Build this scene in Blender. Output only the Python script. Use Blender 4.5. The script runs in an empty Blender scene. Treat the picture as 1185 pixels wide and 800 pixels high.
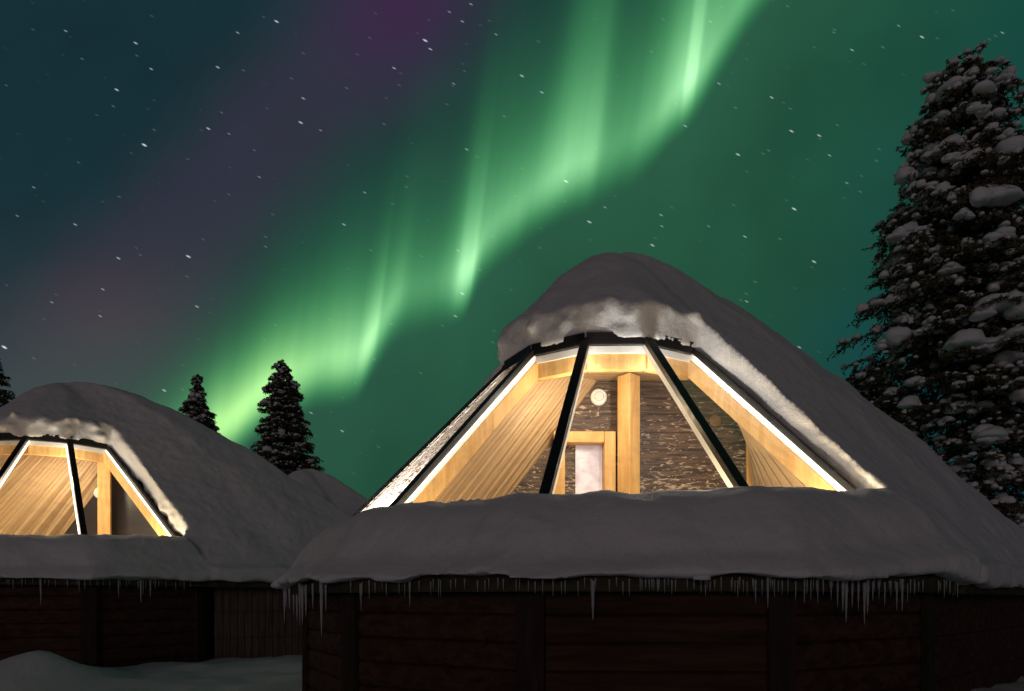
import bpy, bmesh, math, random
import numpy as np
from mathutils import Vector, Matrix, noise

S = bpy.context.scene
R = math.radians

# ------------------------------------------------------------------ camera
CAM_H = 1.05                     # eye height above the packed snow
F, HOR = 790.0, 693.0            # focal length / horizon of the photograph (1185 px wide)
cd = bpy.data.cameras.new('camera')
cam = bpy.data.objects.new('camera', cd)
S.collection.objects.link(cam)
cam.location = (0, 0, CAM_H)
cam.rotation_euler = (R(90), 0, 0)
cd.sensor_fit = 'HORIZONTAL'
cd.sensor_width = 36
cd.lens = 36 * F / 1185
cd.shift_y = (HOR - 400) / 1185
cd.clip_end = 3000
cd.clip_start = 0.05
S.camera = cam
S.view_settings.view_transform = 'Standard'
S.view_settings.look = 'None'
S.view_settings.exposure = 0
S.view_settings.gamma = 1
S.cycles.max_bounces = 10
S.cycles.transparent_max_bounces = 16
S.cycles.sample_clamp_indirect = 4
S.cycles.caustics_reflective = False
S.cycles.caustics_refractive = False

# soft dim light of the village lamps and moon behind the viewer
sd = bpy.data.lights.new('moonlight', 'SUN')
sun = bpy.data.objects.new('moonlight', sd)
S.collection.objects.link(sun)
sd.energy = 0.185
sd.angle = R(14)
sd.color = (1.0, 0.79, 0.84)
SUN_DIR = Vector((-0.22, -1.0, 0.16)).normalized()      # towards the light
sun.rotation_euler = SUN_DIR.to_track_quat('Z', 'Y').to_euler()
sun.location = (0, -10, 12)


# ------------------------------------------------------------------ node helpers
class NT:
    def __init__(s, tree):
        s.t = tree; s.n = tree.nodes; s.l = tree.links
    def new(s, typ, **kw):
        n = s.n.new(typ)
        for k, v in kw.items(): setattr(n, k, v)
        return n
    def put(s, sock, v):
        if hasattr(v, 'is_output') or isinstance(v, bpy.types.NodeSocket): s.l.new(v, sock)
        else: sock.default_value = v
    def m(s, op, a, b=0.0, c=0.0, clamp=False):
        n = s.new('ShaderNodeMath', operation=op, use_clamp=clamp)
        s.put(n.inputs[0], a); s.put(n.inputs[1], b); s.put(n.inputs[2], c)
        return n.outputs[0]
    def vm(s, op, a, b=(0, 0, 0), out=0):
        n = s.new('ShaderNodeVectorMath', operation=op)
        s.put(n.inputs[0], a); s.put(n.inputs[1], b)
        return n.outputs[out]
    def scale(s, a, k):
        n = s.new('ShaderNodeVectorMath', operation='SCALE')
        s.put(n.inputs[0], a); s.put(n.inputs['Scale'], k)
        return n.outputs[0]
    def ss(s, v, a, b, lo=0.0, hi=1.0):                  # smoothstep map
        n = s.new('ShaderNodeMapRange', interpolation_type='SMOOTHSTEP')
        s.put(n.inputs[0], v); s.put(n.inputs[1], a); s.put(n.inputs[2], b)
        s.put(n.inputs[3], lo); s.put(n.inputs[4], hi)
        return n.outputs[0]
    def lin(s, v, a, b, lo=0.0, hi=1.0):
        n = s.new('ShaderNodeMapRange')
        s.put(n.inputs[0], v); s.put(n.inputs[1], a); s.put(n.inputs[2], b)
        s.put(n.inputs[3], lo); s.put(n.inputs[4], hi)
        return n.outputs[0]
    def curve(s, v, pts, x0, x1, y0, y1):                # piecewise curve through pts
        n = s.new('ShaderNodeFloatCurve')
        c = n.mapping.curves[0]
        P = [((x - x0) / (x1 - x0), (y - y0) / (y1 - y0)) for x, y in pts]
        while len(c.points) < len(P): c.points.new(0.5, 0.5)
        for q, (x, y) in zip(c.points, P):
            q.location = (x, y); q.handle_type = 'AUTO_CLAMPED'
        n.mapping.use_clip = False
        n.mapping.update()
        s.put(n.inputs['Value'], s.lin(v, x0, x1))
        return s.m('MULTIPLY_ADD', n.outputs[0], y1 - y0, y0)
    def mix(s, f, a, b):
        n = s.new('ShaderNodeMix', data_type='RGBA')
        s.put(n.inputs[0], f); s.put(n.inputs[6], a); s.put(n.inputs[7], b)
        return n.outputs[2]
    def xyz(s, v):
        n = s.new('ShaderNodeSeparateXYZ'); s.put(n.inputs[0], v)
        return n.outputs
    def comb(s, x, y, z=0.0):
        n = s.new('ShaderNodeCombineXYZ')
        s.put(n.inputs[0], x); s.put(n.inputs[1], y); s.put(n.inputs[2], z)
        return n.outputs[0]
    def noise(s, vec, scale, detail=3.0, rough=0.5, out=0, dist=0.0):
        n = s.new('ShaderNodeTexNoise')
        if vec is not None: s.put(n.inputs['Vector'], vec)
        n.inputs['Scale'].default_value = scale
        n.inputs['Detail'].default_value = detail
        n.inputs['Roughness'].default_value = rough
        n.inputs['Distortion'].default_value = dist
        return n.outputs[out]


# ------------------------------------------------------------------ sky: night, aurora, stars
W = bpy.data.worlds.new('World')
S.world = W
W.use_nodes = True
t = NT(W.node_tree)
t.n.clear()
tc = t.new('ShaderNodeTexCoord')
dx, dy, dz = t.xyz(tc.outputs['Generated'])[:3]
dyc = t.m('MAXIMUM', dy, 0.08)
X = t.m('MULTIPLY_ADD', t.m('DIVIDE', dx, dyc), 790.0, 592.5)      # angles across the northern sky
Y = t.m('SUBTRACT', 693.0, t.m('MULTIPLY', t.m('DIVIDE', dz, dyc), 790.0))
north = t.ss(dy, 0.12, 0.5)

# airglow: teal to the left, green to the right, blue-green low in the east
diag = t.m('MULTIPLY_ADD', Y, 0.88, X)                              # grows to the lower right
g1 = t.ss(diag, 250.0, 1150.0)
base = t.mix(g1, (0.0085, 0.029, 0.038, 1), (0.0165, 0.080, 0.045, 1))
base = t.mix(t.ss(X, 760.0, 1240.0), base, (0.010, 0.070, 0.048, 1))
cl = t.noise(t.comb(t.m('MULTIPLY', X, 0.0042), t.m('MULTIPLY', Y, 0.0042)), 1.0, 3, 0.55)
eastd = t.m('ADD', t.m('MULTIPLY_ADD', Y, 0.75, X), t.m('MULTIPLY', t.m('SUBTRACT', cl, 0.5), 340.0))
base = t.mix(t.ss(eastd, 1080.0, 1520.0), base, (0.004, 0.043, 0.054, 1))
base = t.scale(base, t.lin(cl, 0.25, 0.75, 0.80, 1.22))
# violet band on the upper-left flank of the curtain
pn = t.noise(t.comb(t.m('MULTIPLY', X, 0.004), t.m('MULTIPLY', Y, 0.004)), 1.3, 2)
pd = t.m('ADD', t.m('ABSOLUTE', t.m('SUBTRACT', diag, 450.0)), t.m('MULTIPLY', t.m('SUBTRACT', pn, 0.5), 130.0))
base = t.mix(t.m('MULTIPLY', t.ss(pd, 10.0, 190.0, 1.0, 0.0), 0.75), base, (0.036, 0.031, 0.056, 1))
def blob(cx, cy, rx, ry):
    a = t.m('DIVIDE', t.m('SUBTRACT', X, cx), rx); b = t.m('DIVIDE', t.m('SUBTRACT', Y, cy), ry)
    return t.m('EXPONENT', t.m('MULTIPLY', t.m('ADD', t.m('MULTIPLY', a, a), t.m('MULTIPLY', b, b)), -1.0))
base = t.mix(t.m('MULTIPLY', blob(465, -5, 80, 100), 0.55), base, (0.058, 0.013, 0.076, 1))
base = t.mix(t.m('MULTIPLY', blob(120, 368, 85, 60), 0.42), base, (0.085, 0.028, 0.052, 1))
base = t.mix(t.m('MULTIPLY', blob(60, 440, 190, 120), 0.6), base, (0.052, 0.055, 0.066, 1))

# the curtain: a folded lower border, vertical rays that lean a little
Xs = t.m('MULTIPLY_ADD', t.m('SUBTRACT', Y, 300.0), 0.125, X)
wob = t.noise(t.comb(t.m('MULTIPLY', Xs, 0.02), 0.0), 1.0, 2)
edge = t.curve(Xs, [(0, 640), (100, 585), (225, 540), (285, 508), (330, 470), (385, 440), (428, 428), (450, 395), (470, 362), (505, 349),
                    (542, 336), (560, 292), (590, 262), (640, 222), (687, 198), (724, 176), (758, 134),
                    (781, 108), (800, 70), (836, 0), (900, -90), (1200, -300)], 0, 1200, -300, 600)
edge = t.m('MULTIPLY_ADD', t.m('SUBTRACT', wob, 0.5), 14.0, edge)
h = t.m('SUBTRACT', edge, Y)                                        # height above the border
amp = t.curve(Xs, [(0, 0.02), (100, 0.08), (200, 0.40), (255, 0.95), (300, 1.2), (350, 1.02), (400, 0.90), (425, 0.90), (440, 1.22),
                   (449, 0.80), (470, 0.56), (495, 0.30), (515, 0.42), (532, 0.84), (542, 1.15), (553, 0.74), (570, 0.56),
                   (595, 0.56), (630, 0.72), (655, 0.80), (676, 0.62), (700, 0.34), (722, 0.46), (748, 0.66), (764, 0.84),
                   (773, 1.18), (782, 0.76), (805, 0.50), (850, 0.40), (920, 0.22), (1200, 0.02)], 0, 1200, 0, 1.2)
hh = t.curve(Xs, [(100, 35), (255, 75), (350, 88), (430, 105), (500, 95), (545, 150), (600, 120), (655, 215), (700, 150), (770, 190),
                  (900, 200), (1200, 150)], 0, 1200, 0, 300)
fine = t.noise(t.comb(t.m('MULTIPLY', Xs, 0.030), t.m('MULTIPLY', Y, 0.0022)), 1.0, 3)
fine2 = t.noise(t.comb(t.m('MULTIPLY', Xs, 0.13), t.m('MULTIPLY', Y, 0.004)), 1.0, 2)
amp = t.m('MULTIPLY', amp, t.m('MULTIPLY_ADD', fine, 0.46, 0.77))
amp = t.m('MULTIPLY', amp, t.m('MULTIPLY_ADD', fine2, 0.05, 0.975))
rise = t.ss(h, -42.0, 34.0)
hp = t.m('MAXIMUM', h, 0.0)
q = t.m('DIVIDE', hp, t.m('MULTIPLY', hh, 0.88))
fall = t.m('EXPONENT', t.m('MULTIPLY', t.m('MULTIPLY', q, t.m('MULTIPLY_ADD', q, 0.50, 0.45)), -1.0))
rib = t.m('EXPONENT', t.m('MULTIPLY', t.m('POWER', t.m('DIVIDE', hp, t.curve(Xs, [(0, 45), (300, 70), (500, 62), (700, 105), (850, 130), (1200, 130)], 0, 1200, 0, 150)), 1.6), -1.0))
band = t.m('MULTIPLY', t.ss(Xs, 90.0, 290.0), t.ss(Xs, 830.0, 1000.0, 1.0, 0.4))
I = t.m('MULTIPLY', rise, t.m('ADD', t.m('MULTIPLY', t.m('MULTIPLY', amp, 0.74), fall), t.m('MULTIPLY', t.m('MULTIPLY', rib, band), t.m('MULTIPLY_ADD', amp, 0.30, 0.17))))
I2 = t.m('POWER', I, 2.3)
glow = t.m('MULTIPLY', t.ss(t.m('ABSOLUTE', t.m('ADD', h, -30.0)), 0.0, 300.0, 1.0, 0.0), 0.036)
cur = t.vm('ADD', t.scale((0.055, 0.46, 0.12), I), t.vm('MULTIPLY', t.comb(t.ss(X, 250.0, 520.0, 0.33, 0.30), 0.33, t.ss(X, 260.0, 520.0, 0.12, 0.25)), t.comb(I2, I2, I2)))
cur = t.vm('ADD', cur, t.scale((0.25, 0.9, 0.35), glow))
sky = t.vm('ADD', base, cur)

# stars: short flecks; a sheared plane in which each fleck is a disc
ca, sa = math.cos(R(28)), math.sin(R(28))
U = t.m('DIVIDE', t.m('ADD', t.m('MULTIPLY', X, ca), t.m('MULTIPLY', Y, sa)), 2.9)
V = t.m('SUBTRACT', t.m('MULTIPLY', Y, ca), t.m('MULTIPLY', X, sa))
P = t.comb(U, V)
def st(x, y): return ((x * ca + y * sa) / 2.9, y * ca - x * sa, 0)
STARS = [(167,168,1.3),(492,47,1.2),(320,25,1),(275,38,.5),(157,50,.8),(135,104,.9),(175,80,.6),(252,78,.7),(241,149,.8),(348,142,.9),
         (371,151,.35),(456,79,.6),(498,57,.7),(351,114,.6),(218,297,1.1),(87,260,.6),(137,299,.7),(228,355,.6),(119,335,.5),(5,402,1.5),
         (116,366,.5),(540,173,.5),(525,97,.4),(545,5,.5),(655,210,1.1),(604,88,.8),(627,107,.6),(682,257,.9),(765,249,.5),(793,146,.6),
         (854,179,.9),(820,262,.3),(862,274,.6),(916,152,.9),(948,157,.8),(960,180,.5),(919,242,1.1),(942,303,.9),(893,113,.7),(1067,43,.9),
         (986,58,.6),(832,97,.5),(755,284,.8),(742,313,.4),(535,340,.8),(527,366,.6),(530,290,.4),(864,349,.5),(925,402,.6),(396,499,.6),
         (398,260,.6),(76,36,.5),(39,217,.4),(190,452,.8),(1040,30,.4),(1160,38,.5),(700,240,.4),(766,262,.4),(422,223,.4),(60,350,.4),
         (20,250,.35),(300,205,.35),(265,155,.3),(980,212,.4),(822,25,.4),(574,40,.4),(535,25,.5),(520,14,.4),(360,478,.5)]
acc = None
for x, y, b in STARS:
    d = t.vm('DISTANCE', P, st(x, y), out=1)
    a = t.m('MULTIPLY', t.m('SUBTRACT', 1.0, t.m('DIVIDE', d, 0.85 + 0.45 * b), clamp=True), b)
    acc = a if acc is None else t.m('ADD', acc, a)
vo = t.new('ShaderNodeTexVoronoi', voronoi_dimensions='2D', feature='F1')
t.put(vo.inputs['Vector'], P); vo.inputs['Scale'].default_value = 0.05
rnd = t.xyz(vo.outputs['Color'])[0]
dim = t.m('MULTIPLY', t.m('SUBTRACT', 1.0, t.m('DIVIDE', vo.outputs['Distance'], 0.055), clamp=True), t.m('POWER', rnd, 3.0))
acc = t.m('ADD', acc, t.m('MULTIPLY', dim, 0.17))
sky = t.vm('ADD', sky, t.scale((0.82, 0.90, 1.0), t.m('MULTIPLY', acc, 0.72)))
# the rest of the vault, behind the viewer: faint violet village glow
back = (0.010, 0.009, 0.010, 1)
sky = t.mix(north, back, sky)
sky = t.mix(t.ss(dz, -0.02, 0.02), (0.006, 0.006, 0.007, 1), sky)
bg = t.new('ShaderNodeBackground')
t.put(bg.inputs[0], sky); bg.inputs[1].default_value = 1.0
wo = t.new('ShaderNodeOutputWorld')
t.l.new(bg.outputs[0], wo.inputs[0])
W.cycles.sampling_method = 'MANUAL'
W.cycles.sample_map_resolution = 512


# ------------------------------------------------------------------ materials
def mat(name):
    m = bpy.data.materials.new(name); m.use_nodes = True
    k = NT(m.node_tree); k.n.clear()
    out = k.new('ShaderNodeOutputMaterial')
    b = k.new('ShaderNodeBsdfPrincipled')
    k.l.new(b.outputs[0], out.inputs[0])
    return m, k, b, out
def bump(k, b, h, strength, dist):
    n = k.new('ShaderNodeBump'); n.inputs['Strength'].default_value = strength
    n.inputs['Distance'].default_value = dist
    k.put(n.inputs['Height'], h); k.l.new(n.outputs[0], b.inputs['Normal'])

def m_snow(name='snow', grain=1.0):
    m, k, b, o = mat(name)
    co = k.new('ShaderNodeTexCoord').outputs['Object']
    n1 = k.noise(co, 3.0, 4, 0.55); n2 = k.noise(co, 34.0, 4, 0.65); n3 = k.noise(co, 150.0, 2, 0.6)
    hsum = k.m('ADD', k.m('MULTIPLY', n1, 0.6), k.m('ADD', k.m('MULTIPLY', n2, 0.16 * grain), k.m('MULTIPLY', n3, 0.05 * grain)))
    bump(k, b, hsum, 0.5, 0.08)
    c = k.mix(k.noise(co, 1.4, 4, 0.6), (0.74, 0.745, 0.76, 1), (0.86, 0.86, 0.87, 1))
    c = k.mix(k.ss(n3, 0.56, 0.72, 0.0, 0.35), c, (0.95, 0.95, 0.97, 1))
    c = k.mix(k.ss(n2, 0.52, 0.30, 0.0, 0.30), c, (0.60, 0.60, 0.62, 1))
    k.put(b.inputs['Base Color'], c)
    b.inputs['Roughness'].default_value = 0.7
    b.inputs['Specular IOR Level'].default_value = 0.25
    return m
SNOW = m_snow()

def m_wood(name, c1, c2, axis=0, rough=0.55, stretch=14.0, knots=True, spec=0.4):
    m, k, b, o = mat(name)
    co = k.new('ShaderNodeTexCoord').outputs['Object']
    mp = k.new('ShaderNodeMapping'); k.put(mp.inputs[0], co)
    sc = [stretch] * 3; sc[axis] = 1.1; mp.inputs['Scale'].default_value = sc
    g = k.noise(mp.outputs[0], 1.3, 5, 0.6, dist=0.6)
    f = k.ss(g, 0.3, 0.72)
    c = k.mix(f, c1, c2)
    if knots:
        v = k.new('ShaderNodeTexVoronoi'); v.inputs['Scale'].default_value = 2.6
        mp2 = k.new('ShaderNodeMapping'); k.put(mp2.inputs[0], co)
        s2 = [1.6] * 3; s2[axis] = 0.8; mp2.inputs['Scale'].default_value = s2
        k.l.new(mp2.outputs[0], v.inputs['Vector'])
        c = k.mix(k.ss(v.outputs['Distance'], 0.03, 0.09, 0.7, 0.0), c, (c1[0] * .35, c1[1] * .28, c1[2] * .25, 1))
    k.put(b.inputs['Base Color'], c)
    b.inputs['Roughness'].default_value = rough
    b.inputs['Specular IOR Level'].default_value = spec
    bump(k, b, g, 0.3, 0.01)
    return m
PINE = m_wood('pine', (0.60, 0.34, 0.115, 1), (0.78, 0.50, 0.20, 1), 2, stretch=9)
DARKLOG = m_wood('dark_log', (0.036, 0.018, 0.012, 1), (0.090, 0.047, 0.031, 1), 0, 0.8, 10, False, 0.15)
CORNER = m_wood('corner_board', (0.026, 0.017, 0.013, 1), (0.055, 0.036, 0.028, 1), 2, 0.8, 12, False, 0.15)
BOARD = m_wood('stained_board', (0.090, 0.060, 0.052, 1), (0.170, 0.118, 0.102, 1), 2, 0.8, 12, False, 0.15)
FASCIA = m_wood('weathered_fascia', (0.035, 0.032, 0.018, 1), (0.085, 0.075, 0.045, 1), 0, 0.85, 10, False, 0.15)

def m_plank(name, c1, c2, width=0.11):
    m, k, b, o = mat(name)
    uv = k.new('ShaderNodeTexCoord').outputs['UV']
    x, y, z = k.xyz(uv)[:3]
    xi = k.m('DIVIDE', x, width)
    fr = k.m('FRACT', xi); fl = k.m('FLOOR', xi)
    gr = k.m('MINIMUM', fr, k.m('SUBTRACT', 1.0, fr))
    g = k.noise(k.comb(k.m('MULTIPLY', x, 22.0), k.m('MULTIPLY_ADD', fl, 3.7, k.m('MULTIPLY', y, 1.6)), fl), 1.2, 4, 0.6, dist=0.4)
    wn = k.new('ShaderNodeTexWhiteNoise', noise_dimensions='1D'); k.put(wn.inputs['W'], fl)
    f = k.m('ADD', k.m('MULTIPLY', g, 0.75), k.m('MULTIPLY', wn.outputs[0], 0.30), clamp=True)
    c = k.mix(f, c1, c2)
    c = k.mix(k.ss(gr, 0.02, 0.07, 0.42, 0.0), c, (0.10, 0.05, 0.02, 1))
    k.put(b.inputs['Base Color'], c)
    b.inputs['Roughness'].default_value = 0.5
    b.inputs['Specular IOR Level'].default_value = 0.35
    bump(k, b, k.ss(gr, 0.0, 0.09), 0.8, 0.012)
    return m
PLANK = m_plank('pine_planking', (0.40, 0.27, 0.15, 1), (0.53, 0.37, 0.21, 1), 0.085)

def m_partition():
    m, k, b, o = mat('aged_timber_panel')
    co = k.new('ShaderNodeTexCoord').outputs['UV']
    x, y, z = k.xyz(co)[:3]
    v1 = k.comb(k.m('MULTIPLY', x, 1.8), k.m('MULTIPLY', y, 24.0))
    g = k.noise(v1, 1.3, 6, 0.65, dist=0.7)
    c = k.mix(k.ss(g, 0.32, 0.68), (0.018, 0.012, 0.010, 1), (0.150, 0.098, 0.068, 1))
    v2 = k.comb(k.m('MULTIPLY', x, 11.0), k.m('MULTIPLY', y, 36.0))
    sp = k.noise(v2, 1.0, 5, 0.62, dist=0.9)
    big = k.noise(k.comb(x, k.m('MULTIPLY', y, 1.5)), 2.2, 2)
    thr = k.lin(k.m('ADD', big, k.m('MULTIPLY_ADD', y, 0.20, -0.50)), 0.3, 0.75, 0.50, 0.64)
    c = k.mix(k.ss(k.m('SUBTRACT', sp, thr), 0.0, 0.05, 0.0, 0.9), c, (0.50, 0.40, 0.31, 1))
    fr = k.m('FRACT', k.m('DIVIDE', y, 0.31)); gr = k.m('MINIMUM', fr, k.m('SUBTRACT', 1.0, fr))
    c = k.mix(k.ss(gr, 0.004, 0.022, 0.5, 0.0), c, (0.02, 0.012, 0.008, 1))
    k.put(b.inputs['Base Color'], c); b.inputs['Roughness'].default_value = 0.55
    bump(k, b, k.m('ADD', g, sp), 0.5, 0.01)
    return m
PARTITION = m_partition()

def m_plain(name, col, rough=0.5, spec=0.5, metal=0.0, var=0.25, scale=9.0):
    m, k, b, o = mat(name)
    co = k.new('ShaderNodeTexCoord').outputs['Object']
    n = k.noise(co, scale, 4, 0.6)
    c = k.mix(n, tuple(v * (1 - var) for v in col[:3]) + (1,), tuple(min(1, v * (1 + var)) for v in col[:3]) + (1,))
    k.put(b.inputs['Base Color'], c)
    k.put(b.inputs['Roughness'], k.lin(n, 0.3, 0.7, rough * 0.8, min(1, rough * 1.2)))
    b.inputs['Specular IOR Level'].default_value = spec
    b.inputs['Metallic'].default_value = metal
    return m
DARKPANEL = m_plain('dark_panel', (0.020, 0.014, 0.015), 0.35, 0.5, var=0.5, scale=30.0)
BLACK = m_plain('black_metal', (0.012, 0.011, 0.011), 0.4, 0.5)
WHITE = m_plain('white_paint', (0.80, 0.80, 0.78), 0.45, 0.4, var=0.06)
FLOOR = m_plain('floor_boards', (0.22, 0.13, 0.07), 0.5)

def m_glass():
    m, k, b, o = mat('window_glass'); k.n.remove(b)
    tr = k.new('ShaderNodeBsdfTransparent'); tr.inputs[0].default_value = (0.93, 0.95, 0.94, 1)
    gl = k.new('ShaderNodeBsdfGlossy'); gl.inputs['Roughness'].default_value = 0.02
    df = k.new('ShaderNodeBsdfDiffuse'); df.inputs[0].default_value = (0.8, 0.8, 0.8, 1)
    co = k.new('ShaderNodeTexCoord').outputs['Object']
    n = k.noise(co, 5.0, 5, 0.6)
    lw = k.new('ShaderNodeLayerWeight'); lw.inputs[0].default_value = 0.5
    fr = k.m('MULTIPLY_ADD', k.m('POWER', lw.outputs['Facing'], 5.0), 0.9, 0.05)
    m1 = k.new('ShaderNodeMixShader'); k.put(m1.inputs[0], fr)
    k.l.new(tr.outputs[0], m1.inputs[1]); k.l.new(gl.outputs[0], m1.inputs[2])
    m2 = k.new('ShaderNodeMixShader'); k.put(m2.inputs[0], k.ss(n, 0.42, 0.80, 0.015, 0.16))
    k.l.new(m1.outputs[0], m2.inputs[1]); k.l.new(df.outputs[0], m2.inputs[2])
    k.l.new(m2.outputs[0], o.inputs[0])
    return m
GLASS = m_glass()
def m_frost():
    m, k, b, o = mat('frosted_glass'); k.n.remove(b)
    tr = k.new('ShaderNodeBsdfTransparent'); tr.inputs[0].default_value = (0.30, 0.30, 0.30, 1)
    tl = k.new('ShaderNodeBsdfTranslucent'); tl.inputs[0].default_value = (0.84, 0.91, 0.99, 1)
    df = k.new('ShaderNodeBsdfDiffuse'); df.inputs[0].default_value = (0.80, 0.86, 0.93, 1)
    co = k.new('ShaderNodeTexCoord').outputs['Object']
    n = k.noise(k.vm('MULTIPLY', co, (16.0, 5.0, 30.0)), 1.0, 6, 0.8)
    m1 = k.new('ShaderNodeMixShader'); m1.inputs[0].default_value = 0.35
    k.l.new(tl.outputs[0], m1.inputs[1]); k.l.new(df.outputs[0], m1.inputs[2])
    m2 = k.new('ShaderNodeMixShader'); k.put(m2.inputs[0], k.ss(n, 0.44, 0.53))
    k.l.new(tr.outputs[0], m2.inputs[1]); k.l.new(m1.outputs[0], m2.inputs[2])
    k.l.new(m2.outputs[0], o.inputs[0])
    return m
FROST = m_frost()
def m_ice():
    m, k, b, o = mat('ice')
    b.inputs['Base Color'].default_value = (0.9, 0.93, 0.95, 1)
    b.inputs['Roughness'].default_value = 0.22
    b.inputs['IOR'].default_value = 1.31
    b.inputs['Transmission Weight'].default_value = 0.5
    co = k.new('ShaderNodeTexCoord').outputs['Object']
    bump(k, b, k.noise(co, 40.0, 3), 0.5, 0.01)
    return m
ICE = m_ice()
def m_emit(name, col, s):
    m, k, b, o = mat(name)
    b.inputs['Base Color'].default_value = (*col, 1)
    b.inputs['Emission Color'].default_value = (*col, 1)
    b.inputs['Emission Strength'].default_value = s
    return m
LED = m_emit('led_strip', (1.0, 0.88, 0.72), 5.0)
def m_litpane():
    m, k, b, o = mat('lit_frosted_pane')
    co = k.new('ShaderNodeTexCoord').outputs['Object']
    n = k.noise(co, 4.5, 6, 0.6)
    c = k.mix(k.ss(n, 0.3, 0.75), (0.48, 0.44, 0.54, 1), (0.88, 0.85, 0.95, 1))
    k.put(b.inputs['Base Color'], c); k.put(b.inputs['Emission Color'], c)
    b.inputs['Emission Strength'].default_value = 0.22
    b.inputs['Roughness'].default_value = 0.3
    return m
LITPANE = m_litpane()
NEEDLE = m_plain('spruce_needles', (0.115, 0.095, 0.050), 0.8, 0.15, var=0.45, scale=3.0)
BARK = m_wood('spruce_bark', (0.05, 0.034, 0.025, 1), (0.12, 0.088, 0.066, 1), 2, 0.9, 6, False, 0.1)


# ------------------------------------------------------------------ mesh helpers
def link(o, parent=None):
    S.collection.objects.link(o)
    if parent: o.parent = parent
    return o
def obj(name, V, Fc, m, parent=None, smooth=False, uv=None):
    me = bpy.data.meshes.new(name)
    me.from_pydata([tuple(v) for v in V], [], [tuple(f) for f in Fc])
    me.materials.append(m)
    if uv is not None:
        L = me.uv_layers.new(name='UVMap')
        for p in me.polygons:
            for li in p.loop_indices: L.data[li].uv = uv[me.loops[li].vertex_index]
    if smooth: me.polygons.foreach_set('use_smooth', [True] * len(me.polygons))
    me.update()
    return link(bpy.data.objects.new(name, me), parent)
def empty(name, loc, label=None, cat=None, group=None):
    o = link(bpy.data.objects.new(name, None)); o.location = loc
    return tag(o, label, cat, group)
def tag(o, label=None, cat=None, group=None, kind=None):
    if label: o['label'] = label
    if cat: o['category'] = cat
    if group: o['group'] = group
    if kind: o['kind'] = kind
    return o
class MB:
    def __init__(s): s.V = []; s.F = []; s.UV = []
    def add(s, V, Fc, uv=None):
        n = len(s.V); s.V += [tuple(v) for v in V]; s.F += [tuple(i + n for i in f) for f in Fc]
        s.UV += uv if uv else [(0, 0)] * len(V)
    def beam(s, a, b, w, d, up, oa=0.0):
        """box from a to b; w across, d along 'up' (downwards from the a-b line by oa..oa+d)"""
        a, b, up = Vector(a), Vector(b), Vector(up)
        ax = (b - a).normalized(); side = ax.cross(up).normalized(); up = side.cross(ax).normalized()
        V = []
        for p in (a, b):
            for sx, k in ((-1, 0), (1, 0), (1, 1), (-1, 1)):
                V.append(p + side * (sx * w / 2) - up * (oa + k * d))
        s.add(V, [(0, 1, 2, 3), (7, 6, 5, 4), (0, 4, 5, 1), (1, 5, 6, 2), (2, 6, 7, 3), (3, 7, 4, 0)])
    def box(s, c, sx, sy, sz, rz=0.0):
        V = []
        for z in (-1, 1):
            for x, y in ((-1, -1), (1, -1), (1, 1), (-1, 1)):
                px, py = x * sx / 2, y * sy / 2
                V.append((c[0] + px * math.cos(rz) - py * math.sin(rz), c[1] + px * math.sin(rz) + py * math.cos(rz), c[2] + z * sz / 2))
        s.add(V, [(3, 2, 1, 0), (4, 5, 6, 7), (0, 1, 5, 4), (1, 2, 6, 5), (2, 3, 7, 6), (3, 0, 4, 7)])
    def tube(s, pts, rads, n=8, cap=True):
        base = len(s.V); pts = [Vector(p) for p in pts]
        for i, p in enumerate(pts):
            d = (pts[min(i + 1, len(pts) - 1)] - pts[max(i - 1, 0)]).normalized()
            x = d.orthogonal().normalized(); y = d.cross(x)
            for k in range(n):
                a = 2 * math.pi * k / n
                q = p + (x * math.cos(a) + y * math.sin(a)) * rads[i]
                s.V.append(tuple(q)); s.UV.append((0, 0))
        for i in range(len(pts) - 1):
            for k in range(n):
                a = base + i * n + k; b = base + i * n + (k + 1) % n
                s.F.append((a, b, b + n, a + n))
        if cap:
            s.F.append(tuple(base + k for k in range(n - 1, -1, -1)))
            s.F.append(tuple(base + (len(pts) - 1) * n + k for k in range(n)))
    def build(s, name, m, parent=None, smooth=False, uv=False, bevel=0.0):
        o = obj(name, s.V, s.F, m, parent, smooth, s.UV if uv else None)
        if bevel:
            bv = o.modifiers.new('bevel', 'BEVEL'); bv.width = bevel; bv.segments = 2; bv.limit_method = 'ANGLE'
        return o


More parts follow.
